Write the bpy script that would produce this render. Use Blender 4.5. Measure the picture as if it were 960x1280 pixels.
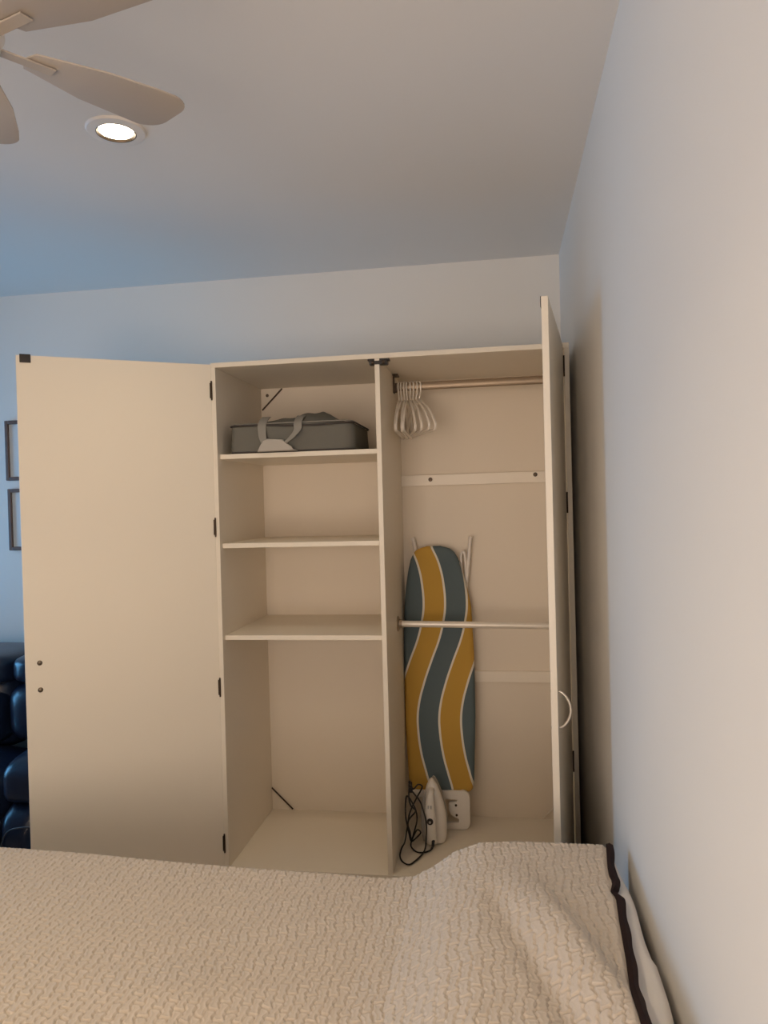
import bpy, bmesh, math, random
import numpy as np
from mathutils import Vector, Matrix
random.seed(7); rng = np.random.default_rng(3)
sc = bpy.context.scene
for o in list(bpy.data.objects): bpy.data.objects.remove(o)
col = sc.collection
PI = math.pi

# ---------------------------------------------------------------- camera
cam_d = bpy.data.cameras.new('camera'); cam = bpy.data.objects.new('camera', cam_d); col.objects.link(cam)
cam_d.sensor_fit = 'HORIZONTAL'; cam_d.sensor_width = 36.0; cam_d.lens = 35.017; cam_d.clip_start = .05
M4 = Matrix(((0.987869, 0.024886, 0.153282), (0.152979, 0.01366, -0.988135), (-0.026685, 0.999597, 0.009688))).to_4x4()
M4.translation = Vector((1.04167, -2.63092, 1.3286))
cam.matrix_world = M4
sc.camera = cam

# ---------------------------------------------------------------- view, world, lights
vs = sc.view_settings
vs.view_transform = 'Standard'; vs.look = 'None'; vs.gamma = 1.0; vs.use_curve_mapping = False
sc.display_settings.display_device = 'sRGB'
vs.exposure = 0.22
try:
    sc.cycles.max_bounces = 10; sc.cycles.diffuse_bounces = 7; sc.cycles.use_denoising = True
    sc.cycles.sample_clamp_indirect = 6.0
except Exception: pass

world = bpy.data.worlds.new('world'); sc.world = world; world.use_nodes = True
wn = world.node_tree; bg = wn.nodes['Background']
bg.inputs[0].default_value = (.50, .68, 1.0, 1); bg.inputs[1].default_value = .6

WARM = (1.0, .80, .54); COOL = (.15, .53, 1.0)
DOWNLIGHTS = [(.050, -.747), (.050, -2.06)]
DL_POWER = [1.5, 5.2]
def area(name, loc, rot, sx, sy, power, color, shape='RECTANGLE', spread=180):
    l = bpy.data.lights.new(name, 'AREA'); l.shape = shape; l.size = sx
    if shape in ('RECTANGLE', 'ELLIPSE'): l.size_y = sy
    l.energy = power; l.color = color; l.spread = math.radians(spread)
    o = bpy.data.objects.new(name, l); o.location = loc; o.rotation_euler = rot; col.objects.link(o)
    return o
for (x, y), pw in zip(DOWNLIGHTS, DL_POWER):
    area('downlight_beam', (x, y, 2.337), (0, 0, 0), .075, .075, pw, WARM, 'DISK', 125)
# daylight: large glazed opening in the left wall, sky light comes in through it
WIN = (-.62, .42, .35, 1.98)      # y0, y1, z0, z1
area('window_daylight', (-2.70, (WIN[0]+WIN[1])/2, (WIN[2]+WIN[3])/2), (0, -PI/2, 0), WIN[3]-WIN[2], WIN[1]-WIN[0], 43.0, COOL)
# added fill: unseen glowing panel behind the camera, broad warm soft light
FILL_RECT = (-.35, .95, .02, 1.80)     # x0, x1, z0, z1

# ---------------------------------------------------------------- materials
def mat(name, color, rough=.5, metal=0.0, spec=.5, bump=None, var=None, coat=0.0):
    m = bpy.data.materials.new(name); m.use_nodes = True
    nt = m.node_tree; b = nt.nodes['Principled BSDF']
    b.inputs['Base Color'].default_value = (*color, 1); b.inputs['Roughness'].default_value = rough
    b.inputs['Metallic'].default_value = metal; b.inputs['Specular IOR Level'].default_value = spec
    b.inputs['Coat Weight'].default_value = coat
    tc = nt.nodes.new('ShaderNodeTexCoord')
    if bump:
        sc_, st, dist = bump
        n = nt.nodes.new('ShaderNodeTexNoise'); n.inputs['Scale'].default_value = sc_; n.inputs['Detail'].default_value = 4
        bp = nt.nodes.new('ShaderNodeBump'); bp.inputs['Strength'].default_value = st; bp.inputs['Distance'].default_value = dist
        nt.links.new(tc.outputs['Object'], n.inputs['Vector']); nt.links.new(n.outputs['Fac'], bp.inputs['Height'])
        nt.links.new(bp.outputs['Normal'], b.inputs['Normal'])
    if var:
        sc_, amt = var
        n = nt.nodes.new('ShaderNodeTexNoise'); n.inputs['Scale'].default_value = sc_; n.inputs['Detail'].default_value = 3
        r = nt.nodes.new('ShaderNodeMapRange'); r.inputs['To Min'].default_value = 1-amt; r.inputs['To Max'].default_value = 1+amt
        mx = nt.nodes.new('ShaderNodeVectorMath'); mx.operation = 'SCALE'; mx.inputs[0].default_value = color
        nt.links.new(tc.outputs['Object'], n.inputs['Vector']); nt.links.new(n.outputs['Fac'], r.inputs['Value'])
        nt.links.new(r.outputs['Result'], mx.inputs['Scale']); nt.links.new(mx.outputs['Vector'], b.inputs['Base Color'])
    return m
def emis(name, color, strength):
    m = bpy.data.materials.new(name); m.use_nodes = True; nt = m.node_tree
    b = nt.nodes['Principled BSDF']; b.inputs['Base Color'].default_value = (.9, .9, .9, 1)
    b.inputs['Emission Color'].default_value = (*color, 1); b.inputs['Emission Strength'].default_value = strength
    return m
M = {}
M['wall'] = mat('wall_paint', (.74, .72, .68), .75, spec=.25, bump=(60, .08, .002), var=(1.3, .012))
M['ceil'] = mat('ceiling_paint', (.72, .70, .67), .8, spec=.2, bump=(40, .06, .002))
M['floor'] = mat('floor_wood', (.36, .25, .16), .45, bump=(20, .1, .002), var=(6, .15))
M['cream'] = mat('cream_laminate', (.79, .725, .615), .42, spec=.4, bump=(220, .03, .0005), var=(2.0, .015))
M['edge'] = mat('cream_edging', (.84, .77, .66), .38, spec=.45)
M['inner'] = mat('cream_back_board', (.77, .69, .575), .5, spec=.35, var=(2.5, .02))
M['black'] = mat('black_plastic', (.015, .012, .011), .4)
M['bronze'] = mat('dark_bronze', (.07, .05, .035), .38, metal=.8)
M['chrome'] = mat('brushed_steel', (.70, .64, .56), .33, metal=.9)
M['rail'] = mat('steel_tube', (.36, .28, .20), .42, metal=.45)
M['rail2'] = mat('pale_enamelled_tube', (.78, .72, .63), .30, metal=.15)
M['bolt'] = mat('screw_metal', (.20, .16, .12), .35, metal=.9)
M['hanger'] = mat('hanger_plastic', (.80, .74, .66), .22, spec=.6)
M['bag'] = mat('bag_canvas', (.155, .150, .130), .85, spec=.2, bump=(500, .35, .0008), var=(9, .12))
M['bagdark'] = mat('bag_piping', (.045, .036, .032), .6)
M['strap'] = mat('bag_webbing', (.26, .245, .215), .8, bump=(600, .4, .0006))
M['grip'] = mat('bag_grip', (.42, .39, .35), .75, bump=(300, .3, .001))
M['iron'] = mat('white_plastic', (.80, .76, .70), .3, spec=.5)
M['irongrey'] = mat('grey_plastic', (.42, .40, .38), .3, spec=.5)
M['sole'] = mat('sole_steel', (.6, .6, .6), .25, metal=1)
M['cord'] = mat('black_cord', (.012, .010, .010), .55)
M['tube'] = mat('white_enamel_tube', (.72, .67, .61), .32, spec=.5)
M['leather'] = mat('navy_leather', (.008, .015, .038), .32, spec=.45, bump=(90, .25, .003), coat=.1)
M['seam'] = mat('leather_seam', (.05, .06, .08), .5)
M['frame'] = mat('picture_wood', (.14, .08, .06), .4, var=(30, .2))
M['print'] = mat('print_paper', (.66, .70, .72), .6)
M['ink'] = mat('print_ink', (.30, .30, .32), .7)
M['glassy'] = mat('picture_glazing', (.9, .9, .9), .05)
M['quilt'] = mat('quilt_cotton', (.57, .495, .415), .85, spec=.2, bump=(900, .25, .0006), var=(3, .025))
M['binding'] = mat('quilt_binding_cotton', (.020, .009, .008), .8, spec=.2)
M['sheet'] = mat('white_cotton', (.76, .72, .68), .85, spec=.2, bump=(25, .12, .004))
M['bedbase'] = mat('bed_fabric', (.18, .15, .13), .8)
M['fan'] = mat('fan_white', (.66, .63, .60), .35, spec=.5)
M['fanblade'] = mat('fan_blade_taupe', (.43, .38, .33), .6, spec=.2)
M['trimw'] = mat('downlight_trim', (.74, .70, .66), .35)
M['lamp'] = emis('lamp_face', (1.0, .86, .62), 14.0)
M['mirror'] = mat('window_frame_white', (.8, .8, .8), .4)
M['fill_panel'] = emis('fill_panel_glow', (1.0, .83, .70), 5.8)  # glow of the added warm fill
def glass_mat():
    m = bpy.data.materials.new('window_glass'); m.use_nodes = True; nt = m.node_tree
    for n in list(nt.nodes): nt.nodes.remove(n)
    out = nt.nodes.new('ShaderNodeOutputMaterial'); mx = nt.nodes.new('ShaderNodeMixShader')
    tr = nt.nodes.new('ShaderNodeBsdfTransparent'); gl = nt.nodes.new('ShaderNodeBsdfGlossy'); gl.inputs['Roughness'].default_value = .02
    fr = nt.nodes.new('ShaderNodeFresnel'); fr.inputs['IOR'].default_value = 1.45
    nt.links.new(fr.outputs[0], mx.inputs[0]); nt.links.new(tr.outputs[0], mx.inputs[1]); nt.links.new(gl.outputs[0], mx.inputs[2])
    nt.links.new(mx.outputs[0], out.inputs['Surface'])
    return m
M['glass'] = glass_mat()

# ---------------------------------------------------------------- helpers
class MB:
    """collects shapes (world coordinates) and links them as one mesh object"""
    def __init__(s): s.bm = bmesh.new()
    def box(s, a, b, bevel=0.0, seg=2, mtx=None):
        a, b = Vector(a), Vector(b); c = (a+b)/2; d = b-a
        t = bmesh.new(); bmesh.ops.create_cube(t, size=1)
        for v in t.verts: v.co = Vector((v.co.x*d.x+c.x, v.co.y*d.y+c.y, v.co.z*d.z+c.z))
        if bevel > 0: bmesh.ops.bevel(t, geom=list(t.edges), offset=bevel, segments=seg, affect='EDGES', profile=.5)
        if mtx is not None: t.transform(mtx)
        s.merge(t); return s
    def merge(s, t):
        me = bpy.data.meshes.new('tmp'); t.to_mesh(me); t.free(); s.bm.from_mesh(me); bpy.data.meshes.remove(me)
    def raw(s, verts, faces):
        vs_ = [s.bm.verts.new(v) for v in verts]
        for f in faces:
            try: s.bm.faces.new([vs_[i] for i in f])
            except ValueError: pass
        return s
    def tube(s, pts, r, n=10, closed=False, flat=None, cap=True):
        """round (or elliptical: flat=(rx,ry)) tube along points"""
        P = [Vector(p) for p in pts]; N = len(P); T = []
        for i in range(N):
            if closed: t = P[(i+1) % N]-P[i-1]
            else: t = P[min(i+1, N-1)]-P[max(i-1, 0)]
            T.append(t.normalized())
        up = Vector((0, 0, 1)) if abs(T[0].z) < .9 else Vector((0, 1, 0))
        u = (up - T[0]*up.dot(T[0])).normalized(); rings = []
        for i in range(N):
            u = (u - T[i]*u.dot(T[i])).normalized(); w = T[i].cross(u)
            rr = r[i] if isinstance(r, (list, tuple)) else r
            ru, rw = (flat if flat else (rr, rr))
            rings.append([s.bm.verts.new(P[i] + u*ru*math.cos(2*PI*k/n) + w*rw*math.sin(2*PI*k/n)) for k in range(n)])
        for i in range(N if closed else N-1):
            a, b = rings[i], rings[(i+1) % N]
            for k in range(n): s.bm.faces.new((a[k], a[(k+1) % n], b[(k+1) % n], b[k]))
        if cap and not closed:
            s.bm.faces.new(list(reversed(rings[0]))); s.bm.faces.new(rings[-1])
        return s
    def lathe(s, prof, c, n=32, axis='Z', flip=1):
        """prof: (radius, height) list"""
        rings = []
        for r, h in prof:
            ring = []
            for k in range(n):
                a = 2*PI*k/n; x, y, z = r*math.cos(a), r*math.sin(a), h*flip
                if axis == 'X': x, y, z = z, x, y
                if axis == 'Y': x, y, z = x, z, y
                ring.append(s.bm.verts.new((c[0]+x, c[1]+y, c[2]+z)))
            rings.append(ring)
        for a, b in zip(rings, rings[1:]):
            for k in range(n): s.bm.faces.new((a[k], a[(k+1) % n], b[(k+1) % n], b[k]))
        s.bm.faces.new(rings[0]); s.bm.faces.new(rings[-1])
        return s
    def prism(s, poly, lo, hi, plane='XZ', bevel=0.0, seg=2, mtx=None):
        """extrude polygon; plane XZ extrudes along y, XY along z, YZ along x"""
        t = bmesh.new()
        f = {'XZ': lambda p, q: (p[0], q, p[1]), 'XY': lambda p, q: (p[0], p[1], q), 'YZ': lambda p, q: (q, p[0], p[1])}[plane]
        A = [t.verts.new(f(p, lo)) for p in poly]; B = [t.verts.new(f(p, hi)) for p in poly]; n = len(poly)
        t.faces.new(A); t.faces.new(list(reversed(B)))
        for k in range(n): t.faces.new((A[k], B[k], B[(k+1) % n], A[(k+1) % n]))
        if bevel > 0:
            es = [e for e in t.edges if (e.verts[0] in A) == (e.verts[1] in A)]
            bmesh.ops.bevel(t, geom=es, offset=bevel, segments=seg, affect='EDGES', profile=.5)
        if mtx is not None: t.transform(mtx)
        s.merge(t); return s
    def build(s, name, m, parent=None, smooth=False, org=None):
        bmesh.ops.recalc_face_normals(s.bm, faces=s.bm.faces)
        if org is None:
            if parent is not None: org = (0, 0, 0)
            else:
                xs = [v.co for v in s.bm.verts]
                org = ((min(v.x for v in xs)+max(v.x for v in xs))/2, (min(v.y for v in xs)+max(v.y for v in xs))/2, min(v.z for v in xs))
        if parent is None: s.bm.transform(Matrix.Translation(-Vector(org)))
        me = bpy.data.meshes.new(name); s.bm.to_mesh(me); s.bm.free()
        for mm in (m if isinstance(m, (list, tuple)) else [m]): me.materials.append(mm)
        o = bpy.data.objects.new(name, me); col.objects.link(o)
        if parent is not None:
            attach(o, parent)
        else: o.location = org
        if smooth:
            for p in me.polygons: p.use_smooth = True
            if smooth != 'all':
                me.set_sharp_from_angle(angle=math.radians(smooth if smooth is not True else 40))
        return o
def world_loc(o):
    v = Vector((0, 0, 0)); q = o
    while q is not None: v += q.matrix_parent_inverse.translation + q.location; q = q.parent
    return v
def attach(o, parent):
    o.parent = parent; o.matrix_parent_inverse = Matrix.Translation(-world_loc(parent))
def empty(name, loc, label, cat, group=None):
    o = bpy.data.objects.new(name, None); o.empty_display_size = .1; o.location = loc; col.objects.link(o)
    tag(o, label, cat, group); return o
def tag(o, label, cat, group=None):
    o['label'] = label; o['category'] = cat
    if group: o['group'] = group
    return o
def struct(name, mb, m, **k):
    o = mb.build(name, m, **k); o['kind'] = 'structure'; return o
def arc(cx, cy, r, a0, a1, n=8):
    return [(cx+r*math.cos(math.radians(a0+(a1-a0)*i/n)), cy+r*math.sin(math.radians(a0+(a1-a0)*i/n))) for i in range(n+1)]
def subsurf(o, lv=2):
    m = o.modifiers.new('subdivision', 'SUBSURF'); m.levels = lv; m.render_levels = lv
    for p in o.data.polygons: p.use_smooth = True
def catmull(P, k=6, closed=False):
    P = [Vector(p) for p in P]; out = []; n = len(P)
    for i in range(n if closed else n-1):
        g = (lambda j: P[j % n]) if closed else (lambda j: P[max(0, min(n-1, j))])
        p0, p1, p2, p3 = g(i-1), g(i), g(i+1), g(i+2)
        for j in range(k):
            t = j/k
            out.append(.5*((2*p1)+(p2-p0)*t+(2*p0-5*p1+4*p2-p3)*t*t+(3*p1-p0-3*p2+p3)*t**3))
    if not closed: out.append(P[-1])
    return out
def smooth01(t): t = np.clip(t, 0, 1); return t*t*(3-2*t)

# ---------------------------------------------------------------- room
FL = -.08; CE = 2.352; XR = 1.311; XL = -2.6; YB = .572; YF = -4.4; TH = .12
struct('floor', MB().box((XL, YF, FL-.1), (XR, YB, FL)), M['floor'])
struct('ceiling', MB().box((XL-TH, YF-TH, CE), (XR+TH, YB+TH, CE+.1)), M['ceil'])
struct('wall_back', MB().box((XL-TH, YB, FL-.1), (XR+TH, YB+TH, CE)), M['wall'])
struct('wall_right', MB().box((XR, YF, FL-.1), (XR+TH, YB, CE)), M['wall'])
struct('wall_front', MB().box((XL-TH, YF-TH, FL-.1), (XR+TH, YF, CE)), M['wall'])
wl = MB()
wl.box((XL-TH, YF, FL-.1), (XL, WIN[0], CE)); wl.box((XL-TH, WIN[1], FL-.1), (XL, YB, CE))
wl.box((XL-TH, WIN[0], FL-.1), (XL, WIN[1], WIN[2])); wl.box((XL-TH, WIN[0], WIN[3]), (XL, WIN[1], CE))
struct('wall_left', wl, M['wall'])
w = MB(); y0, y1, z0, z1 = WIN; fx = XL-.07
for a, b in (((fx, y0, z0), (fx+.05, y0+.05, z1)), ((fx, y1-.05, z0), (fx+.05, y1, z1)), ((fx, y0, z0), (fx+.05, y1, z0+.05)),
             ((fx, y0, z1-.05), (fx+.05, y1, z1)), ((fx, (y0+y1)/2-.03, z0), (fx+.05, (y0+y1)/2+.03, z1))):
    w.box(a, b, .004)
win = struct('window_1', w, M['mirror'])
gl = MB().box((fx+.02, y0+.04, z0+.04), (fx+.026, y1-.04, z1-.04)).build('pane', M['glass'], win); gl['kind'] = 'structure'
struct('added_shade_wall', MB().box((-.80, YF, FL-.1), (-.70, -1.80, CE)), M['wall'])  # added out of view to keep the warm fill off the left back wall
w = MB(); bx0, bx1, bz0, bz1 = FILL_RECT
for a, b in (((bx0-.05, YF, bz0-.05), (bx0, YF+.03, bz1+.05)), ((bx1, YF, bz0-.05), (bx1+.05, YF+.03, bz1+.05)), ((bx0-.05, YF, bz0-.05), (bx1+.05, YF+.03, bz0)), ((bx0-.05, YF, bz1), (bx1+.05, YF+.03, bz1+.05))):
    w.box(a, b, .004)
fill_frame = struct('fill_light_frame', w, M['mirror'])  # surround for the added glowing fill panel
bl_ = MB().box((bx0, YF+.005, bz0), (bx1, YF+.012, bz1)).build('fill_panel', M['fill_panel'], fill_frame); bl_['kind'] = 'structure'
bb = MB().box((XL, YB-.012, FL), (-.02, YB, FL+.07), .003)
struct('baseboard_back', bb, M['edge'])

# ---------------------------------------------------------------- wardrobe
XW = 1.289; T = .018; DP = .536; H = 1.85; XD = .613; Z1, Z2, Z3 = 1.5317, 1.2002, .8575; SB = .0263
wd = empty('wardrobe', (XW/2, DP/2, FL), 'cream two-door wardrobe with both doors open, shelves left and rails right, in the corner', 'wardrobe')
bv = .0015
MB().box((0, 0, FL), (T, DP, H), bv).build('side_panel', M['cream'], wd)
MB().box((XW-T, 0, FL), (XW, DP, H), bv).build('side_panel', M['cream'], wd)
MB().box((XD, 0.001, 0), (XD+T, DP, H), bv).build('divider', M['cream'], wd)
MB().box((0, 0, H), (XW, DP+.012, H+T), bv).build('top_panel', M['cream'], wd)
MB().box((T, .001, -T), (XD, DP, 0), bv).box((XD, .001, -T), (XW-T, DP, 0), bv).build('bottom_panel', M['cream'], wd)
MB().box((T, .02, FL), (XW-T, .036, -T), bv).build('plinth', M['cream'], wd)
MB().box((.002, DP, FL), (XW-.002, DP+.01, H)).build('back_panel', M['inner'], wd)
for z in (Z1, Z2, Z3):
    MB().box((T, SB, z-T), (XD, DP, z), bv).build('shelf', M['cream'], wd)
b1 = MB().box((XD+T, DP-.018, 1.404), (XW-T, DP, 1.450), bv).build('batten', M['edge'], wd)
b2 = MB().box((XD+T, DP-.018, .574), (XW-T, DP, .620), bv).build('batten', M['edge'], wd)
for x, z in ((.755, 1.430), (1.19, 1.437)):
    MB().lathe([(.001, -.003), (.0075, -.0025), (.009, 0), (.009, .001)], (x, DP-.018, z), 16, 'Y').build('screw', M['bronze'], b1, smooth=True)
MB().lathe([(.001, -.003), (.006, -.002), (.007, 0)], (.046, DP, 1.821), 16, 'Y').build('screw', M['bronze'], wd, smooth=True)
for a, b in (((.024, DP-.006, 1.757), (.115, DP-.006, 1.847)), ((T, DP-.006, .096), (.112, DP-.006, .004)), ((1.185, DP-.006, .004), (XW-T, DP-.006, .085))):
    MB().tube([a, b], .0035, 8).build('corner_brace', M['bronze'] if a[0] < 1 else M['cream'], wd)
# rails
def rail(x0, x1, y, za, zb, rx, rz, m, name):
    pts = [(x0, y, za), (x1, y, zb)]
    r_ = MB().tube(pts, .01, 24, flat=(rz, rx)).build(name, m, wd, smooth=True)
    return r_
r1 = rail(XD+T+.004, XW-T, .352, 1.800, 1.800, .0085, .0165, M['rail'], 'hanging_rail')
for x, s in ((XD+T, 1), (XW-T, -1)):
    k = MB()
    k.box((x, .337, 1.775), (x+s*.004, .367, 1.848), .001); k.box((x, .328, 1.842), (x+s*.022, .376, 1.849), .001)
    k.box((x, .341, 1.779), (x+s*.014, .363, 1.786), .001); k.box((x, .3385, 1.779), (x+s*.014, .3415, 1.812), .001); k.box((x, .3625, 1.779), (x+s*.014, .3655, 1.812), .001)
    k.build('rail_bracket', M['bronze'], r1)
r2 = rail(XD+T+.004, XW-T, .291, .857, .846, .0125, .0125, M['rail2'], 'clothes_rail')
for x, s, z in ((XD+T, 1, .857), (XW-T, -1, .846)):
    MB().lathe([(.031, 0), (.031, .003), (.026, .006), (.0175, .007), (.0165, .018), (.0135, .018)], (x, .291, z), 32, 'X', s).build('rail_flange', M['rail'], r2, smooth=True)
# double roller catch under the top panel at the centre
k = MB()
k.box((.588, .002, H-.007), (.666, .034, H), .0015)
k.box((.594, .0, H-.022), (.660, .028, H-.007), .003)
cat = k.build('door_catch', M['black'], wd)
for x in (.608, .646): MB().lathe([(.0065, -.005), (.0075, 0), (.0065, .005)], (x, -.001, H-.014), 16, 'X').build('roller', M['bronze'], cat, smooth=True)

def door(name_, pivot, ang, width, side, holes, outer_handle_u):
    """door in its own frame: u along width from the hinge, n out of the inner face, z up; local mesh then rotated"""
    ux, uy = math.cos(ang), math.sin(ang)
    nx, ny = (-uy, ux) if side > 0 else (uy, -ux)      # inner face normal
    mtx = Matrix(((ux, nx, 0, pivot[0]), (uy, ny, 0, pivot[1]), (0, 0, 1, 0), (0, 0, 0, 1)))
    d = MB().box((-.0015, -T, -.052), (width, 0, H+.012), .0015, mtx=mtx).build('door', M['cream'], wd)
    # hinges
    for z in (1.766, 1.262, .67, .09) if side > 0 else (1.787, 1.32, .43, .05):
        h = MB()
        h.tube([mtx @ Vector((-.001, .003, z-.032)), mtx @ Vector((-.001, .003, z+.032))], .0032, 10)
        h.box((.001, -.0005, z-.028), (.005, .0012, z+.028), mtx=mtx)
        for q in (-.034, .034): h.lathe([(.001, -.002), (.003, -.001), (.003, .001), (.001, .002)], mtx @ Vector((-.001, .003, z+q)), 10)
        h.build('hinge', M['bronze'], d, smooth=True)
    for z in holes:      # handle bolts on the inner face
        lm = mtx @ Matrix.Translation((width-.045, 0, z)) @ Matrix.Rotation(-PI/2, 4, 'X')
        t = MB().lathe([(.0085, 0), (.0085, .0008), (.0055, .0035), (.002, .0042)], (0, 0, 0), 20); t.bm.transform(lm)
        bo = t.build('bolt', M['bolt'], d, smooth=True); bo['label'] = 'round dark bolt head'
    # bow handle on the outer face
    pts = []
    for i in range(25):
        a = PI*i/24; pts.append(mtx @ Vector((width-.045, -T-.030*math.sin(a)**.6, holes[0]+(holes[1]-holes[0])*(i/24))))
    if side < 0:      # hinge leaves seen on the front edge of the side panel
        for z in (1.787, 1.32, .43):
            hl = MB().box((XW-T-.0045, -.0045, z-.034), (XW-T+.0015, 0, z+.034), .001)
            hl.tube([(XW-T-.0005, -.006, z-.036), (XW-T-.0005, -.006, z+.036)], .0026, 8)
            hl.build('hinge', M['bronze'], d)
    hb = MB().tube(pts, .004, 10)
    hb.build('handle', M['chrome'], d, smooth=True)
    # strike plate for the roller catch
    MB().box((width-.046, -.002, H-.013), (width-.012, .0032, H+.0155), .001, mtx=mtx).build('catch_plate', M['black'], d)
    return d
A1 = 2.5724
door('left', (.001, -.0015), -A1, .6453, 1, (.735, .826), None)
# right door: outer face runs from (1.268,-.003) to (1.179,-.637)
pv = Vector((1.268, -.003)); fe = Vector((1.179, -.637)); dr = (fe-pv).normalized(); wdt = (fe-pv).length
inn = Vector((dr.y, -dr.x))                     # towards the left (inner side)
pin = pv + inn*T
door('right', (pin.x, pin.y), math.atan2(dr.y, dr.x), wdt, -1, (.720, .818), None)

# ---------------------------------------------------------------- garment bag on the top shelf
bx0, bx1, by0, by1 = .052, .522, .040, .40
bag = empty('storage_bag', ((bx0+bx1)/2, (by0+by1)/2, Z1), 'grey fabric zip bag with two webbing handles lying on the top left shelf', 'bag')
z0 = Z1+.001; zt = z0+.098
NX, NY = 40, 24
def bag_body():
    b = MB(); ring = []
    def rr(t0, x, y):  # rounded rectangle param
        pass
    outline = []
    r = .05
    outline += arc(bx1-r, by0+r, r, -90, 0, 6); outline += arc(bx1-r, by1-r, r, 0, 90, 6)
    outline += arc(bx0+r*.5, by1-r*.5, r*.5, 90, 180, 6); outline += arc(bx0+r*.5, by0+r*.5, r*.5, 180, 270, 6)
    # densify
    P = []; n = len(outline)
    for i in range(n):
        a, c = outline[i], outline[(i+1) % n]; L = math.dist(a, c); k = max(1, int(L/.02))
        for j in range(k): P.append((a[0]+(c[0]-a[0])*j/k, a[1]+(c[1]-a[1])*j/k))
    cx, cy = (bx0+bx1)/2, (by0+by1)/2
    levels = [(0, .985), (.006, 1.0), (.03, .998), (.06, .994), (.09, .998), (.098, .99)]
    rings = []
    for hz, sc_ in levels:
        rings.append([b.bm.verts.new((cx+(x-cx)*sc_+.002*math.sin(x*60+hz*50), cy+(y-cy)*sc_+.0022*math.sin(x*45+hz*90)*(hz > .01), z0+hz+(.004*math.sin(x*13) if hz > .05 else 0)-(.012*(x < .11)*(hz > .05)*0))) for x, y in P])
    def top(x, y):
        u = (x-bx0)/(bx1-bx0); v = (y-by0)/(by1-by0)
        e = min(u, 1-u)*2; ev = min(v, 1-v)*2
        s_ = (min(1, e*1.7)**.8)*(min(1, ev*1.5)**.7)
        return .058*s_*(.62+.42*math.exp(-((u-.66)/.2)**2)) + .004*math.sin(x*70+y*30)*s_
    for sc_ in (.96, .9, .8, .68, .54, .4, .26, .12):
        rings.append([b.bm.verts.new((cx+(x-cx)*sc_, cy+(y-cy)*sc_, zt+top(cx+(x-cx)*sc_, cy+(y-cy)*sc_))) for x, y in P])
    m = len(P)
    for a, c in zip(rings, rings[1:]):
        for k in range(m): b.bm.faces.new((a[k], a[(k+1) % m], c[(k+1) % m], c[k]))
    b.bm.faces.new(list(reversed(rings[0]))); b.bm.faces.new(rings[-1])
    return b, P
bb_, P_ = bag_body()
body = bb_.build('bag_body', M['bag'], bag, smooth='all')
cx, cy = (bx0+bx1)/2, (by0+by1)/2
MB().tube([(cx+(x-cx)*1.003, cy+(y-cy)*1.006, zt+.002+.004*math.sin(x*13)) for x, y in P_], .0035, 8, closed=True).build('piping', M['bagdark'], body, smooth=True)
MB().tube([(cx+(x-cx)*1.001, cy+(y-cy)*1.003, z0+.004) for x, y in P_], .003, 8, closed=True).build('piping', M['bagdark'], body, smooth=True)
MB().tube([(cx+(x-cx)*.965, cy+(y-cy)*.965, zt+.011) for x, y in P_], .0022, 6, closed=True).build('zip', M['strap'], body, smooth=True)
def ribbon(pts, wv, th=.0025):
    """flat strap along pts; wv = half-width vectors"""
    b = MB(); rows = []
    P = [Vector(p) for p in pts]; W = [Vector(q) for q in wv]
    for i, p in enumerate(P):
        t = (P[min(i+1, len(P)-1)]-P[max(i-1, 0)]).normalized(); n = t.cross(W[i].normalized()).normalized()
        rows.append([b.bm.verts.new(p+W[i]+n*th/2), b.bm.verts.new(p-W[i]+n*th/2), b.bm.verts.new(p-W[i]-n*th/2), b.bm.verts.new(p+W[i]-n*th/2)])
    for a, c in zip(rows, rows[1:]):
        for k in range(4): b.bm.faces.new((a[k], a[(k+1) % 4], c[(k+1) % 4], c[k]))
    b.bm.faces.new(rows[0]); b.bm.faces.new(list(reversed(rows[-1])))
    return b
def strap(xa, xb, lean):
    pts = catmull([(xa, .095, zt+.040), (xa, .062, zt+.026), (xa, .036, zt+.006), (xa+.002, .026, zt-.018), ((xa*2+xb)/3, .018, zt-.045), ((xa+xb*2)/3, .012, zt-.062), (xb, .012, zt-.076)], 5)
    n = len(pts); wv = [Vector((.0165-.003*i/n, 0, -lean*.006*i/n)) for i in range(n)]
    return ribbon(pts, wv)
strap(.180, .200, 1).build('handle', M['strap'], bag, smooth=True)
strap(.316, .262, -1).build('handle', M['strap'], bag, smooth=True)
g = MB(); prof = [(.166, .003), (.176, .020), (.188, .042), (.205, .050), (.232, .047), (.262, .046), (.275, .032), (.292, .014), (.318, .003)]
g.prism([(x, Z1+.0005+z) for x, z in prof], .010, .032, 'XZ', .005, 3)
gr = g.build('handle_grip', M['grip'], bag, smooth=35); gr['label'] = 'lighter grey folded handle grip'

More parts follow.
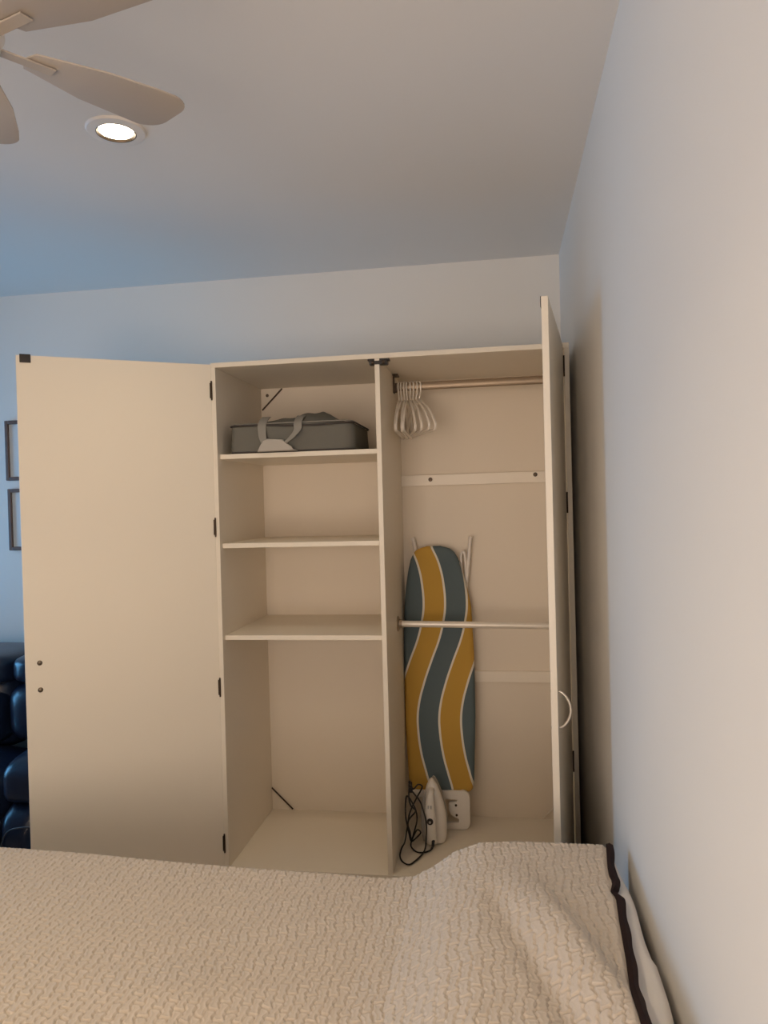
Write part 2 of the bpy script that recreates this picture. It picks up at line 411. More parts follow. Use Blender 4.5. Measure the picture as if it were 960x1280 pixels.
# ---------------------------------------------------------------- hangers on the upper rail
def hanger():
    root = empty('coat_hanger', (0, 0, 0), '', 'hanger')
    # local: rail passes through origin along x; hanger body in the y-z plane
    hook = [(0, .0165*math.cos(a)*1.15, .001+.0185*math.sin(a)) for a in [math.radians(d) for d in range(-40, 215, 15)]]
    hook = [(0, y, z) for _, y, z in hook]
    tail = catmull([hook[0] if False else (0, -.0187, -.006), (0, -.012, -.026), (0, 0, -.040), (0, 0, -.062)], 5)
    hk = list(reversed([(0, .019*math.cos(math.radians(d)), .0195*math.sin(math.radians(d))) for d in range(0, 196, 13)]))
    pts = [tuple(v) for v in reversed(tail)] + hk[1:]
    hook_o = MB().tube(pts, .0030, 8).build('hook', M['hanger'], root, smooth=True)
    hw = .176; P = []
    P += [(0, 0, -.058), (0, .03, -.066), (0, .08, -.090), (0, .13, -.122), (0, hw-.012, -.156), (0, hw, -.170), (0, hw-.004, -.184), (0, hw-.022, -.190), (0, .08, -.190)]
    Q = P + [(0, 0, -.190)] + [(0, -y, z) for _, y, z in reversed(P[1:])]
    MB().tube(catmull(Q, 4, closed=True), .0055, 8, closed=True).build('shoulder_frame', M['hanger'], root, smooth=True)
    nk = [(0, 0, -.056), (0, .028, -.074), (0, .05, -.098)]
    return root
hspots = [(.652, 2), (.663, -1), (.674, 3), (.685, 1), (.697, 12), (.709, 16), (.722, 21), (.735, 25)]
first = hanger()
kids = list(first.children)
places = ['first white plastic hanger, hard against the wardrobe divider', 'second white plastic hanger from the divider, hanging square to the rail',
          'third white plastic hanger from the divider, in the packed bunch', 'fourth white plastic hanger from the divider, last one hanging square',
          'fifth white plastic hanger from the divider, turned slightly forward', 'sixth white plastic hanger from the divider, middle of the turned ones',
          'white plastic hanger second from the open end of the bunch, turned outwards', 'white plastic hanger at the open end of the bunch, turned furthest']
for i, (x, a) in enumerate(hspots):
    if i == 0: h = first
    else:
        h = first.copy(); col.objects.link(h)
        for c in kids:
            d = c.copy(); col.objects.link(d); d.parent = h
    h.location = (x, .352, 1.7985); h.rotation_euler = (math.radians(random.uniform(-1, 1)), 0, math.radians(a))
    h['label'] = places[i]; h['group'] = 'white hangers on the upper rail'

# ---------------------------------------------------------------- ironing board
# board plane leans: y = yb(z)
def yb(z): return .418 + .050*(z-.15)
board = empty('ironing_board', (.777, .44, 0), 'folded ironing board with blue and yellow wavy striped cover standing upright inside the wardrobe', 'ironing board')
def halfw(z):
    t = np.interp(z, [.150, .158, .175, .20, .45, .70, .90, .98, 1.05, 1.10, 1.13, 1.143, 1.150], [.112, .124, .131, .134, .1445, .1455, .138, .127, .112, .098, .080, .060, .030])
    return float(t)
zs = list(np.concatenate([[.150, .154, .160, .17, .185], np.arange(.20, 1.0, .025), np.arange(1.0, 1.12, .012), [1.125, 1.133, 1.14, 1.145, 1.149, 1.151]]))
cxz = lambda z: .777 - .012*max(0, (z-.9)/.25)
pad = MB(); rows = []
NU = 24
for z in zs:
    hw_ = halfw(z); row = []
    for j in range(NU+1):
        u = -1+2*j/NU; x = max(.634, cxz(z)+hw_*u)
        edge = max(0, 1-((1-abs(u))*hw_/.012))**2
        ez = max(0, 1-min(z-.150, 1.151-z)/.01)**2
        y = yb(z)-.014+.012*min(1, edge+ez) + .0012*math.sin(z*38+x*25)
        row.append(pad.bm.verts.new((x, y, z)))
    for j in range(NU+1):
        u = 1-2*j/NU; x = max(.634, cxz(z)+hw_*u); row.append(pad.bm.verts.new((x, yb(z)+.012, z)))
    rows.append(row)
n2 = len(rows[0])
for a, c in zip(rows, rows[1:]):
    for k in range(n2): pad.bm.faces.new((a[k], a[(k+1) % n2], c[(k+1) % n2], c[k]))
pad.bm.faces.new(list(reversed(rows[0]))); pad.bm.faces.new(rows[-1])
def stripes():
    m = bpy.data.materials.new('striped_cotton'); m.use_nodes = True; nt = m.node_tree; N = nt.nodes; Lk = nt.links
    b = N['Principled BSDF']; b.inputs['Roughness'].default_value = .8; b.inputs['Specular IOR Level'].default_value = .2
    tc = N.new('ShaderNodeTexCoord'); sp = N.new('ShaderNodeSeparateXYZ'); Lk.new(tc.outputs['Object'], sp.inputs[0])
    fc = N.new('ShaderNodeFloatCurve'); cv = fc.mapping.curves[0]
    pts = [(.05, .745), (.156, .735), (.22, .719), (.313, .697), (.40, .687), (.447, .686), (.50, .692), (.585, .714), (.679, .747), (.783, .786), (.836, .799), (.906, .809), (.99, .805), (1.07, .790), (1.14, .762), (1.2, .73)]
    X = lambda z: z/1.25; Y = lambda x: (x-.60)/.3
    cv.points[0].location = (X(pts[0][0]), Y(pts[0][1])); cv.points[1].location = (X(pts[-1][0]), Y(pts[-1][1]))
    for z, x in pts[1:-1]: cv.points.new(X(z), Y(x))
    fc.mapping.update()
    def mth(op, a, bb=None):
        n = N.new('ShaderNodeMath'); n.operation = op
        for i, q in enumerate((a, bb)):
            if q is None: continue
            if isinstance(q, (int, float)): n.inputs[i].default_value = q
            else: Lk.new(q, n.inputs[i])
        return n.outputs[0]
    zn = mth('DIVIDE', sp.outputs['Z'], 1.25); Lk.new(zn, fc.inputs['Value'])
    g0 = mth('ADD', mth('MULTIPLY', fc.outputs[0], .3), .60)
    t = mth('DIVIDE', mth('SUBTRACT', sp.outputs['X'], g0), .089)      # 0 at curve B, yellow left of it
    fl = mth('FLOOR', t); fr = mth('SUBTRACT', t, fl)
    odd = mth('ABSOLUTE', mth('MODULO', fl, 2.0))                      # 0 -> blue, 1 -> yellow
    line = mth('LESS_THAN', mth('MINIMUM', fr, mth('SUBTRACT', 1.0, fr)), .048)
    m1 = N.new('ShaderNodeMix'); m1.data_type = 'RGBA'; Lk.new(odd, m1.inputs[0])
    m1.inputs[6].default_value = (.105, .140, .152, 1); m1.inputs[7].default_value = (.50, .30, .058, 1)
    m2 = N.new('ShaderNodeMix'); m2.data_type = 'RGBA'; Lk.new(line, m2.inputs[0]); Lk.new(m1.outputs[2], m2.inputs[6]); m2.inputs[7].default_value = (.72, .68, .58, 1)
    Lk.new(m2.outputs[2], b.inputs['Base Color'])
    return m
M['stripes'] = stripes()
pad.build('cover', M['stripes'], board, smooth=50)
# backing plate, legs
bk = MB(); q = [(.645, .17), (.900, .17), (.915, .5), (.905, .9), (.85, 1.10), (.71, 1.10), (.650, .93)]
A = [bk.bm.verts.new((x, yb(z)+.0125, z)) for x, z in q]; B = [bk.bm.verts.new((x, yb(z)+.020, z)) for x, z in q]
bk.bm.faces.new(A); bk.bm.faces.new(list(reversed(B)))
for k in range(len(q)): bk.bm.faces.new((A[k], B[k], B[(k+1) % len(q)], A[(k+1) % len(q)]))
bk.build('backing_plate', M['tube'], board)
def leg(pts, r=.0085): return MB().tube(catmull(pts, 5), r, 12)
Y1, Y2 = .497, .492
leg([(.674, Y1, 1.186), (.680, Y1, 1.165), (.690, Y1, 1.10), (.712, Y1-.006, .95), (.735, Y1-.02, .55), (.742, Y1-.026, .38)]).build('leg', M['tube'], board, smooth=True)
leg([(.919, Y1, 1.186), (.915, Y1, 1.165), (.906, Y1, 1.08), (.888, Y1-.006, .92), (.850, Y1-.02, .55), (.842, Y1-.026, .38)]).build('leg', M['tube'], board, smooth=True)
leg([(.700, Y2, .9), (.702, Y2, 1.04), (.703, Y2, 1.105), (.709, Y2, 1.122), (.718, Y2, 1.108), (.722, Y2, 1.0)], .006).build('leg', M['tube'], board, smooth=True)
leg([(.882, Y2, .9), (.878, Y2, 1.05), (.877, Y2, 1.105), (.884, Y2, 1.124), (.893, Y2, 1.108), (.895, Y2, 1.0)], .006).build('leg', M['tube'], board, smooth=True)
# iron rest plate at the foot: a C frame with a screwed tab
out = [(.66, .158), (.845, .158)] + arc(.862, .133, .030, 80, 0, 6) + arc(.862, .032, .030, 0, -80, 6) + [(.70, .002), (.70, .026), (.845, .028), (.850, .034), (.850, .048), (.842, .052), (.828, .052), (.814, .064), (.806, .080), (.806, .106), (.812, .114), (.840, .114), (.846, .122), (.842, .128), (.70, .130), (.66, .135)]
MB().prism(out, .392, .408, 'XZ', .003, 2).build('iron_rest', M['iron'], board, smooth=40)
for x, z in ((.836, .102), (.838, .062)):
    MB().lathe([(.001, -.003), (.004, -.0025), (.005, 0), (.005, .002)], (x, .391, z), 14, 'Y').build('screw', M['bronze'], board, smooth=True)

# ---------------------------------------------------------------- iron standing on its heel
iron = empty('clothes_iron', (.755, .245, 0), 'white electric iron with black dial standing on its heel by the divider', 'iron')
def loft(levels, n=28, expo=2.3):
    """levels: (z, cx, cy, hx, hy)"""
    b = MB(); rings = []
    for z, cx_, cy_, hx, hy in levels:
        r_ = []
        for k in range(n):
            a = 2*PI*k/n; c, s_ = math.cos(a), math.sin(a)
            r_.append(b.bm.verts.new((cx_+hx*math.copysign(abs(c)**(2/expo), c), cy_+hy*math.copysign(abs(s_)**(2/expo), s_), z)))
        rings.append(r_)
    for a, c in zip(rings, rings[1:]):
        for k in range(n): b.bm.faces.new((a[k], a[(k+1) % n], c[(k+1) % n], c[k]))
    b.bm.faces.new(list(reversed(rings[0]))); b.bm.faces.new(rings[-1])
    return b
ir_body = loft([(.004, .757, .285, .040, .030), (.010, .757, .285, .044, .034), (.03, .757, .287, .0475, .036), (.07, .757, .290, .0495, .034), (.11, .756, .292, .047, .031),
      (.15, .754, .294, .041, .028), (.19, .751, .297, .031, .025), (.22, .749, .299, .020, .021), (.237, .748, .301, .010, .016), (.243, .748, .302, .004, .010)])
ir_body.build('housing', M['iron'], iron, smooth='all')
# soleplate behind
sp_ = [(0, .012), (.040, .012), (.049, .05), (.051, .09), (.046, .13), (.036, .175), (.020, .215), (.006, .243), (0, .247)]
poly = [(.755+x, z) for x, z in sp_] + [(.755-x, z) for x, z in reversed(sp_[1:-1])]
MB().prism(poly, .322, .330, 'XZ', .001).build('soleplate', M['sole'], iron)
# handle arch rising towards the viewer, in one long loop
hd = catmull([(.750, .282, .205), (.748, .255, .205), (.747, .232, .188), (.746, .222, .150), (.747, .219, .10), (.748, .222, .055), (.750, .235, .022), (.752, .270, .014)], 5)
hh = MB(); hn = 16; rg = []
for i, p in enumerate(hd):
    t = (hd[min(i+1, len(hd)-1)]-hd[max(i-1, 0)]).normalized(); u_ = Vector((1, 0, 0)); w_ = t.cross(u_).normalized()
    f_ = i/(len(hd)-1); hx = .012+.010*smooth01(np.array((f_-.15)*2.2)).item(); hy = .013
    rg.append([hh.bm.verts.new(p+u_*hx*math.cos(2*PI*k/hn)+w_*hy*math.sin(2*PI*k/hn)) for k in range(hn)])
for a, c in zip(rg, rg[1:]):
    for k in range(hn): hh.bm.faces.new((a[k], a[(k+1) % hn], c[(k+1) % hn], c[k]))
hh.bm.faces.new(rg[0]); hh.bm.faces.new(list(reversed(rg[-1])))
hh.build('handle', M['iron'], iron, smooth='all')
loft([(.012, .722, .281, .012, .026), (.05, .716, .283, .012, .026), (.11, .714, .284, .011, .024), (.16, .718, .288, .009, .02), (.20, .728, .292, .005, .014)], 18).build('water_tank', M['irongrey'], iron, smooth='all')
dl_ = MB().lathe([(.012, 0), (.0125, -.004), (.0105, -.008), (.004, -.0085)], (.748, .2075, .111), 24, 'Y').build('dial', M['black'], iron, smooth=40)
MB().lathe([(.0045, -.0085), (.0045, -.0105), (.002, -.011)], (.748, .2075, .111), 16, 'Y').build('dial_cap', M['irongrey'], dl_, smooth=True)
for x in (.742, .752):
    MB().box((x-.003, .2105, .156), (x+.003, .222, .170), .0015).build('button', M['irongrey'], iron)
MB().tube(catmull([(.757, .228, .045), (.757, .216, .030), (.756, .204, .018), (.752, .197, .010)], 5), [.0065]*6+[.0055]*5+[.0045]*5, 12).build('cord_sleeve', M['cord'], iron, smooth=True)
cp = [(0.752, 0.197, 0.010), (0.745, 0.189, 0.007), (0.725, 0.175, 0.006), (0.698, 0.176, 0.006), (0.676, 0.203, 0.008), (0.671, 0.212, 0.019), (0.679, 0.204, 0.046), (0.699, 0.19, 0.084), (0.712, 0.191, 0.073), (0.688, 0.205, 0.042), (0.672, 0.212, 0.031), (0.666, 0.201, 0.066), (0.661, 0.189, 0.106), (0.656, 0.193, 0.135), (0.655, 0.207, 0.179), (0.661, 0.211, 0.205), (0.681, 0.199, 0.187), (0.697, 0.188, 0.158), (0.699, 0.195, 0.12), (0.685, 0.209, 0.067), (0.674, 0.21, 0.036), (0.671, 0.196, 0.073), (0.665, 0.188, 0.107), (0.673, 0.197, 0.149), (0.696, 0.211, 0.195), (0.716, 0.208, 0.231), (0.722, 0.194, 0.252), (0.707, 0.188, 0.259), (0.686, 0.2, 0.237), (0.672, 0.212, 0.263), (0.669, 0.206, 0.199), (0.678, 0.192, 0.175), (0.695, 0.189, 0.157), (0.667, 0.203, 0.116), (0.657, 0.212, 0.073), (0.649, 0.204, 0.03), (0.638, 0.19, 0.012), (0.638, 0.138, 0.006), (0.655, 0.092, 0.006), (0.68, 0.075, 0.006), (0.699, 0.104, 0.006), (0.718, 0.150, 0.007), (0.728, 0.188, 0.014), (0.732, 0.199, 0.047), (0.733, 0.201, 0.111), (0.725, 0.197, 0.154), (0.713, 0.188, 0.196), (0.690, 0.195, 0.222), (.676, .204, .232)]
cp = [(max(.6365, x), y, max(.0045, z)) for x, y, z in cp]
MB().tube(catmull(cp, 6), .0030, 8).build('power_cord', M['cord'], iron, smooth=True)
pl = MB().box((.668, .196, .222), (.684, .214, .246), .004, 2)
pl.tube([(.672, .205, .246), (.670, .205, .262)], .0022, 8); pl.tube([(.680, .205, .246), (.681, .205, .262)], .0022, 8)
pl.build('plug', M['cord'], iron, smooth=30)

# ---------------------------------------------------------------- bed: base, mattress, duvet edge, quilt
BX0, BX1, BY0, BY1 = -.52, 1.292, -.885, -2.885
base = empty('bed_base', ((BX0+BX1)/2, (BY0+BY1)/2, FL), 'dark upholstered bed base under the white mattress', 'bed')
MB().box((BX0+.03, BY1+.03, FL+.08), (BX1-.02, BY0-.03, .20), .01).build('base_frame', M['bedbase'], base)
for x in (BX0+.1, BX1-.1):
    for y in (BY0-.1, BY1+.1): MB().lathe([(.022, 0), (.03, .082)], (x, y, FL), 16).build('leg', M['black'], base, smooth=True)
mt = MB().box((BX0+.01, BY1, .20), (BX1-.002, BY0-.005, .425), .045, 5).build('mattress', M['sheet'], smooth='all')
tag(mt, 'white mattress under the quilted bedspread, along the right wall', 'mattress')
# folded duvet lying along the wall side of the mattress, lifting the quilt
def duvet():
    b = MB(); ny = 80; nu = 30; rows = []
    for i in range(ny+1):
        y = BY0-.005 - 1.55*i/ny
        e = min(1, (i/ny)/.02+.25) if i < 3 else 1
        wob = .006*math.sin(y*9.0)+.004*math.sin(y*23+1)
        if -1.262 > y > -1.275: wob += .003
        xr_ = min(1.3065, 1.298 + wob*.8 + (.005 if y < -1.262 else 0)); xl_ = .90
        row = []
        top_ = .522 + .003*math.sin(y*7+2)
        for j in range(nu+1):
            u = j/nu; x = xl_+(xr_-xl_)*u
            d = (xr_-x); hz = 1.0
            if d < .030: hz = math.sqrt(max(0, 1-(1-d/.030)**2))*.75+.25
            dl = (x-xl_)
            if dl < .12: hz = min(hz, smooth01(np.array(dl/.12)).item()*.95+.05)
            row.append(b.bm.verts.new((x, y, .426+(top_-.426)*hz*(.75 if i == 0 else 1))))
        for j in range(nu, -1, -1):
            u = j/nu; x = xl_+(xr_-xl_)*u
            row.append(b.bm.verts.new((x, y, .4258-.0*u)))
        rows.append(row)
    n = len(rows[0])
    for a, c in zip(rows, rows[1:]):
        for k in range(n): b.bm.faces.new((a[k], a[(k+1) % n], c[(k+1) % n], c[k]))
    b.bm.faces.new(list(reversed(rows[0]))); b.bm.faces.new(rows[-1])
    return b
dv = duvet().build('duvet', M['sheet'], smooth='all')
tag(dv, 'white folded duvet edge showing between the quilt and the right wall', 'duvet')

# quilt: real relief surface
def vermicelli_tile(px=.037, py=.045, n=170, rowsn=2):
    """height of stitched meander: distance to two staggered sin-generated curves, periodic"""
    s = np.linspace(0, 1, 400, endpoint=False); om = 1.83
    th = om*np.sin(2*PI*s)
    dx, dy = np.cos(th), np.sin(th)
    x = np.cumsum(dx); y = np.cumsum(dy); sc_ = px/x[-1]; x = x*sc_; y = y*sc_; y -= (y.max()+y.min())/2
    amp = (y.max()-y.min()); y *= (py/2*1.02)/amp
    P = []
    for r_, (ox, oy) in enumerate(((0, py*.25), (px*.5, py*.75))):
        for kx in (-1, 0, 1, 2):
            for ky in (-1, 0, 1): P.append(np.stack([x+ox+kx*px, y+oy+ky*py], 1))
    P = np.concatenate(P); ny = int(n*py/px)
    gx, gy = np.meshgrid(np.arange(n)/n*px, np.arange(ny)/ny*py); D = np.full(gx.shape, 1.0)
    for i in range(0, len(P), 200):
        q = P[i:i+200]
        D = np.minimum(D, np.sqrt((gx[..., None]-q[:, 0])**2+(gy[..., None]-q[:, 1])**2).min(-1))
    return 1-np.exp(-(D/.0017)**1.6)+.35*np.exp(-((D-.0034)/.0013)**2), px, py
TILE, TPX, TPY = vermicelli_tile()
def tile_h(u, v):
    # gentle hand-made irregularity
    u2 = u+.005*np.sin(v*17+u*9)+.003*np.sin(v*57+u*23+1.3)+.0012*np.sin(v*171+u*90); v2 = v+.004*np.sin(u*14+2)+.003*np.sin(u*63+v*31)+.0012*np.sin(u*190+v*80)
    a = (u2/TPX) % 1*TILE.shape[1]; b = (v2/TPY) % 1*TILE.shape[0]
    i0 = np.floor(a).astype(int); j0 = np.floor(b).astype(int); fa = a-i0; fb = b-j0
    i1 = (i0+1) % TILE.shape[1]; j1 = (j0+1) % TILE.shape[0]; i0 %= TILE.shape[1]; j0 %= TILE.shape[0]
    return (TILE[j0, i0]*(1-fa)+TILE[j0, i1]*fa)*(1-fb)+(TILE[j1, i0]*(1-fa)+TILE[j1, i1]*fa)*fb
def quilt_edge(y):
    return np.interp(-y, [.85, .98, 1.03, 1.085, 1.115, 1.19, 1.31, 1.39, 1.47, 2.9], [1.268, 1.254, 1.251, 1.249, 1.252, 1.246, 1.239, 1.232, 1.228, 1.21])
def quilt_top(x, y):
    z = np.interp(x, [-.6, -.27, 0, .30, .60, .75, .82, .87, .92, .98, 1.06, 1.30], [.460, .460, .456, .449, .440, .434, .442, .470, .507, .530, .536, .537])
    # ridge running back from the foot towards the middle, face left of it lifts gently
    rx = 1.04 + (-.95-y)*.33
    t = smooth01((-y-.95)/.35)
    z = z + t*(.030*np.exp(-((x-rx)/.06)**2)*(x < rx) + .030*np.exp(-((x-rx)/.032)**2)*(x >= rx))
    z = z - t*.012*np.exp(-((x-(rx-.085))/.028)**2)
    z = z + .004*np.sin(x*5.0+y*4.0)*smooth01((.8-x)/.4) - .010*np.exp(-(((x-.60)/.16)**2+((y+1.50)/.10)**2)) + .006*np.exp(-(((x-.42)/.10)**2+((y+1.36)/.08)**2))
    return z
def build_quilt():
    us = np.arange(0, 1.0001, 1/860.0)
    vs_ = np.concatenate([np.arange(-.30, -.02, .004), np.arange(-.02, .72, .0021), np.arange(.72, 1.98, .010)])
    U, V = np.meshgrid(us, vs_)
    r = .022; qa = PI/2*r
    yfoot = -.868-r
    # along y: flat for V>0, bend, then hang
    ang = np.clip(-V/r, 0, PI/2)
    Y = np.where(V > 0, yfoot-V, yfoot+r*np.sin(ang)); drop = np.where(V > 0, 0, r*(1-np.cos(ang))) + np.maximum(0, -V-qa)
    xe = quilt_edge(np.minimum(Y, -.868)); x0 = -.545
    W = (xe-x0)
    Xs = x0+.02+U*(W-.02)
    Z = quilt_top(Xs, Y)-drop
    # hang on the left side as well
    L = .10; s_ = np.maximum(0, (L-U*W)); fold = smooth01(s_/L)
    Z = Z - fold*.10*0
    Y = Y + np.where(V < -qa, .010*np.sin(Xs*17)*smooth01((-V-qa)/.2), 0)
    Pn = np.stack([Xs, Y, Z], -1)
    dU = np.gradient(Pn, axis=1); dV = np.gradient(Pn, axis=0); Nn = np.cross(dV, dU); Nn /= np.linalg.norm(Nn, axis=-1, keepdims=True)+1e-12
    if Nn[250, 400, 2] < 0: Nn = -Nn
    h = tile_h(Xs, V+.0*Xs); fade = smooth01((xe-Xs-.004)/.006)
    Pn = Pn + Nn*(h*.0046*fade)[..., None]
    nv, nu = U.shape
    # underside
    B = Pn - Nn*.006
    verts = np.concatenate([Pn.reshape(-1, 3), B.reshape(-1, 3)])
    idx = np.arange(nv*nu).reshape(nv, nu); o = nv*nu
    f = np.stack([idx[:-1, :-1], idx[:-1, 1:], idx[1:, 1:], idx[1:, :-1]], -1).reshape(-1, 4)
    f2 = np.stack([idx[:-1, :-1], idx[1:, :-1], idx[1:, 1:], idx[:-1, 1:]], -1).reshape(-1, 4)+o
    def side(a, b): return np.stack([a[:-1], a[1:], b[1:], b[:-1]], -1)
    e = np.concatenate([side(idx[:, -1], idx[:, -1]+o), side(idx[::-1, 0], idx[::-1, 0]+o), side(idx[-1, ::-1], idx[-1, ::-1]+o), side(idx[0], idx[0]+o)])
    F = np.concatenate([f, f2, e]).astype(np.int32)
    org = np.array([.36, -1.87, .44])
    verts = verts-org
    me = bpy.data.meshes.new('quilt'); me.vertices.add(len(verts)); me.vertices.foreach_set('co', verts.astype(np.float32).ravel())
    me.loops.add(F.size); me.loops.foreach_set('vertex_index', F.ravel()); me.polygons.add(len(F))
    me.polygons.foreach_set('loop_start', np.arange(0, F.size, 4, dtype=np.int32)); me.polygons.foreach_set('loop_total', np.full(len(F), 4, np.int32))
    me.update(calc_edges=True); me.validate()
    me.polygons.foreach_set('use_smooth', np.ones(len(me.polygons), bool)); me.materials.append(M['quilt'])
    ob = bpy.data.objects.new('quilt', me); ob.location = org; col.objects.link(ob)
    return ob
quilt = build_quilt()
tag(quilt, 'cream quilted bedspread with stitched squiggles and dark brown border on the bed', 'bedspread')
# binding strip along the right edge, with small folds
bys = np.concatenate([np.arange(-.862, -1.65, -.006), np.arange(-1.66, -2.85, -.03)])
bp_, bw_ = [], []
top_rows = []
bnd = MB(); rws = []
# hangs over the foot edge first
foot = [(-.865, -.120), (-.864, -.025), (-.866, -.010), (-.872, -.002), (-.880, 0)]
path = [(y, dz) for y, dz in foot] + [(float(y), 0.0) for y in bys if y < -.882]
for y, dz in path:
    xe = float(quilt_edge(np.array(min(y, -.868)))); zz = float(quilt_top(np.array(xe), np.array(y)))
    jog = .004*math.exp(-((y+1.045)/.018)**2) - .003*math.exp(-((y+1.085)/.010)**2)
    wdt_ = .0165 - .007*math.exp(-((y+1.087)/.010)**2) + .0012*math.sin(y*60)
    xa = xe-.003+jog; xb = xe-.003+wdt_+jog
    zz += dz; dn = .006*math.exp(-((y+1.087)/.012)**2)
    rws.append([(xa, y, zz+.0035), ((xa+xb)/2, y, zz+.0065-dn*.3), (xb, y, zz+.002-dn), (xb, y, zz-.004-dn), (xa, y, zz-.004)])
rv = [[bnd.bm.verts.new(p) for p in r_] for r_ in rws]
for a, c in zip(rv, rv[1:]):
    for k in range(5): bnd.bm.faces.new((a[k], a[(k+1) % 5], c[(k+1) % 5], c[k]))
bnd.bm.faces.new(rv[0]); bnd.bm.faces.new(list(reversed(rv[-1])))
bo = bnd.build('border_strip', M['binding'], quilt, smooth=True); bo['label'] = 'dark brown border'

# ---------------------------------------------------------------- sofa by the back wall
def puff(a, b, bev=.05, lv=2, seg=2):
    t = MB().box(a, b, bev, seg); return t
SX0, SX1 = -2.35, -.56
sofa = empty('sofa', ((SX0+SX1)/2, .05, FL), 'dark navy leather recliner sofa against the blue-lit back wall behind the open door', 'sofa')
MB().box((SX0+.04, -.21, FL+.03), (SX1-.04, .50, .24), .02).build('base', M['leather'], sofa)
MB().box((SX0+.06, -.19, FL), (SX1-.06, .48, FL+.04)).build('feet_plinth', M['black'], sofa)
def cushion(a, b, bulge=(0, -1, 0), amt=.05, n=10, bev=.035):
    """box with a puffed face"""
    t = bmesh.new(); bmesh.ops.create_cube(t, size=1)
    bmesh.ops.subdivide_edges(t, edges=list(t.edges), cuts=n, use_grid_fill=True)
    a, b = Vector(a), Vector(b); c = (a+b)/2; d = b-a; k = 5.0
    for v in t.verts:
        p = v.co*2; L = (abs(p.x)**k+abs(p.y)**k+abs(p.z)**k)**(1/k); p = p/L
        e = max(0, (1-abs(p.x)**3))*max(0, (1-abs(p.z)**3)) if abs(bulge[1]) else max(0, (1-abs(p.x)**3))*max(0, (1-abs(p.y)**3))
        off = Vector(bulge)*amt*e*max(0, p.dot(Vector(bulge)))
        v.co = Vector((c.x+p.x*d.x/2, c.y+p.y*d.y/2, c.z+p.z*d.z/2))+off
    m = MB(); m.merge(t); return m
mid = (SX0+SX1)/2
secs = [(SX0+.22, mid-.005), (mid+.005, SX1-.03)]
secs = [(SX0+.19, -1.52), (-1.515, -.909), ]
for i, (xa, xb) in enumerate(secs):
    bkx = cushion((xa, .10, .36), (xb, .46, .70), (0, -1, 0), .05)
    bkx.build('backrest', M['leather'], sofa, smooth='all')
    hr = cushion((xa+.01, .06, .635), (xb-.01, .44, .765), (0, -1, 0), .04); hr.build('headrest', M['leather'], sofa, smooth='all')
    lb = cushion((xa+.02, .00, .40), (xb-.02, .30, .63), (0, -1, 0), .04); lb.build('lumbar_cushion', M['leather'], sofa, smooth='all')
    st = cushion((xa, -.26, .20), (xb+(.172 if i else 0), .16, .385), (0, 0, 1), .035); st.build('seat_cushion', M['leather'], sofa, smooth='all')
    fr = cushion((xa, -.30, -.02), (xb+(.172 if i else 0), -.18, .275), (0, -1, 0), .03); fr.build('footrest', M['leather'], sofa, smooth='all')
    # back cushions wrap past the arms
for xa, xb in ((SX0, SX0+.185), (-.905, -.575)):
    wg = cushion((xa, .05, .655), (xb, .44, .765), (0, -1, 0), .02); wg.build('headrest', M['leather'], sofa, smooth='all')
    wg = cushion((xa, .02, .43), (xb, .44, .66), (0, -1, 0), .02); wg.build('backrest', M['leather'], sofa, smooth='all')
for xa, xb in ((SX0, SX0+.19), (-.735, -.56)):
    ar = cushion((xa, -.27, FL+.03), (xb, .36, .315), (0, -1, 0), .02); ar.build('armrest', M['leather'], sofa, smooth='all')
    ap = cushion((xa-.005, -.255, .295), (xb+.005, .36, .445), (0, 0, 1), .03); ap.build('arm_pad', M['leather'], sofa, smooth='all')
    sm = [(xb-.02, -.284, .25), (xa+.07, -.289, .235), (xa+.035, -.289, .17), (xa+.025, -.289, .06), (xa+.025, -.288, 0)]
    MB().tube(catmull(sm, 5), .0028, 6).build('stitched_seam', M['seam'], sofa, smooth=True)


# ---------------------------------------------------------------- pictures
def picture(x0, z0, w_, h_, label):
    t = empty('framed_picture', (x0+w_/2, YB, z0), label, 'picture', None)
    y = YB-.001; f = .017; b = MB()
    for a, c in (((x0, z0), (x0+f, z0+h_)), ((x0+w_-f, z0), (x0+w_, z0+h_)), ((x0+f, z0), (x0+w_-f, z0+f)), ((x0+f, z0+h_-f), (x0+w_-f, z0+h_))):
        b.box((a[0], y-.018, a[1]), (c[0], y, c[1]), .003)
    b.build('frame', M['frame'], t)
    MB().box((x0+f*.9, y-.006, z0+f*.9), (x0+w_-f*.9, y-.001, z0+h_-f*.9)).build('print', M['print'], t)
    s_ = MB()
    cxp = x0+w_*.5; czp = z0+h_*.45
    for k in range(5):
        xx = cxp+(k-2)*.012; s_.tube([(xx, y-.0065, czp-.05-.01*(k % 2)), (xx+.006*math.sin(k*2), y-.0065, czp), (xx+.01*math.sin(k), y-.0065, czp+.05+.012*math.cos(k))], .0012, 5)
    s_.build('drawing', M['ink'], t)
picture(-1.238, 1.488, .215, .280, 'upper small brown-framed picture on the blue-lit wall beside the open door')
picture(-1.233, 1.161, .215, .288, 'lower small brown-framed picture on the wall, above the leather sofa')

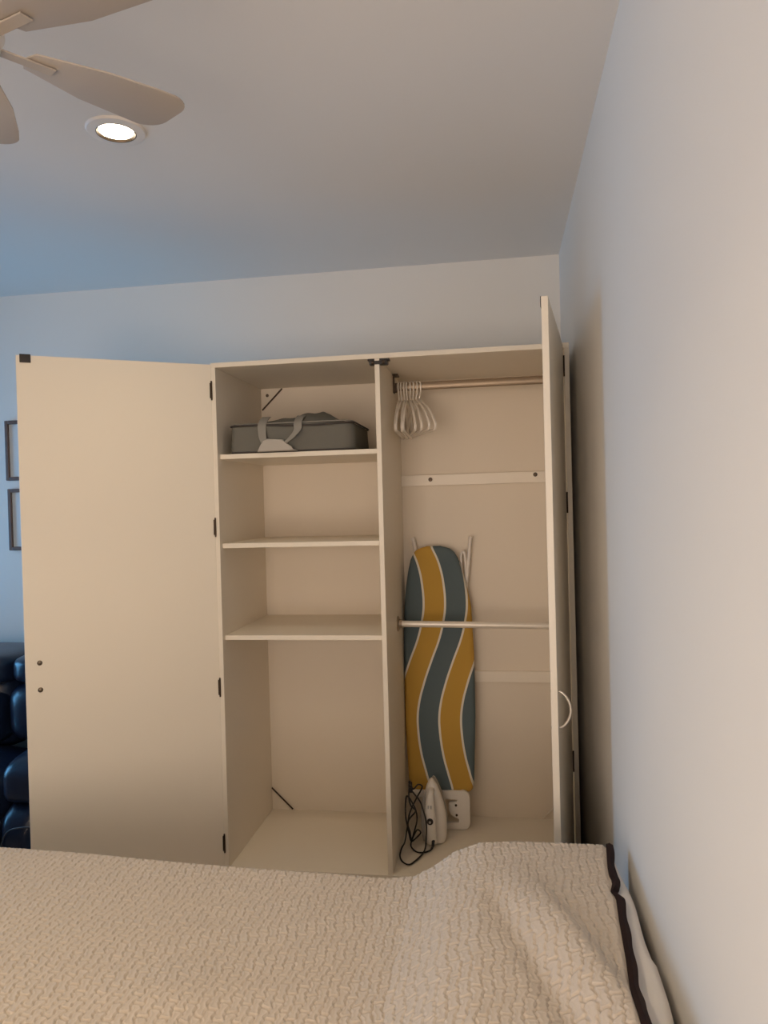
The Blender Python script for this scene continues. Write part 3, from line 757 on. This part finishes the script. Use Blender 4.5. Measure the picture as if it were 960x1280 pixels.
# ---------------------------------------------------------------- downlights
for i, (x, y) in enumerate(DOWNLIGHTS):
    t = empty('downlight', (x, y, CE), ('round recessed ceiling downlight, lit, in front of the wardrobe' if i == 0 else 'round recessed ceiling downlight above the bed, nearer the camera'), 'ceiling light', 'recessed downlights')
    MB().lathe([(.048, -.002), (.050, -.008), (.074, -.006), (.078, -.001), (.078, 0), (.048, 0)], (x, y, CE), 48).build('trim_ring', M['trimw'], t, smooth=True)
    MB().lathe([(.0465, -.0005), (.048, -.0045), (.050, -.0085), (.052, -.0085), (.052, -.0005)], (x, y, CE), 48).build('gasket', M['bronze'], t, smooth=True)
    MB().lathe([(.001, -.0030), (.045, -.0030), (.0455, -.001)], (x, y, CE), 40).build('lamp_face', M['lamp'], t, smooth=30)

# ---------------------------------------------------------------- ceiling fan (at rest)
FX, FY, FZ = .215, -1.525, 2.09
fan = empty('ceiling_fan', (FX, FY, CE), 'white ceiling fan at the top left corner, above the bed', 'ceiling fan')
MB().lathe([(.001, 0), (.055, 0), (.052, -.03), (.02, -.045), (.001, -.045)], (FX, FY, CE), 28).build('canopy', M['fan'], fan, smooth=30)
MB().tube([(FX, FY, CE-.04), (FX, FY, FZ+.07)], .011, 14).build('downrod', M['chrome'], fan, smooth=True)
MB().lathe([(.001, .075), (.030, .075), (.045, .060), (.048, .02), (.040, .0), (.022, -.022), (.001, -.026)], (FX, FY, FZ), 32).build('motor_housing', M['fan'], fan, smooth=35)
for k in range(5):
    a = math.radians(54+72*k)
    mt_ = Matrix.Translation((FX, FY, FZ+.012)) @ Matrix.Rotation(a, 4, 'Z') @ Matrix.Rotation(math.radians(3), 4, 'X')
    po = [(.09, -.030), (.20, -.062), (.29, -.074)] + arc(.315, -.030, .046, -80, 0, 6) + arc(.315, .030, .046, 0, 80, 6) + [(.20, .064), (.09, .030), (.080, 0)]
    bl = MB().prism(po, -.0015, .0015, 'XY', .0006, mtx=mt_).build('blade', M['fanblade'], fan, smooth=30)
    MB().box((.035, -.012, -.006), (.13, .012, -.003), .001, mtx=mt_).build('blade_arm', M['fanblade'], bl)
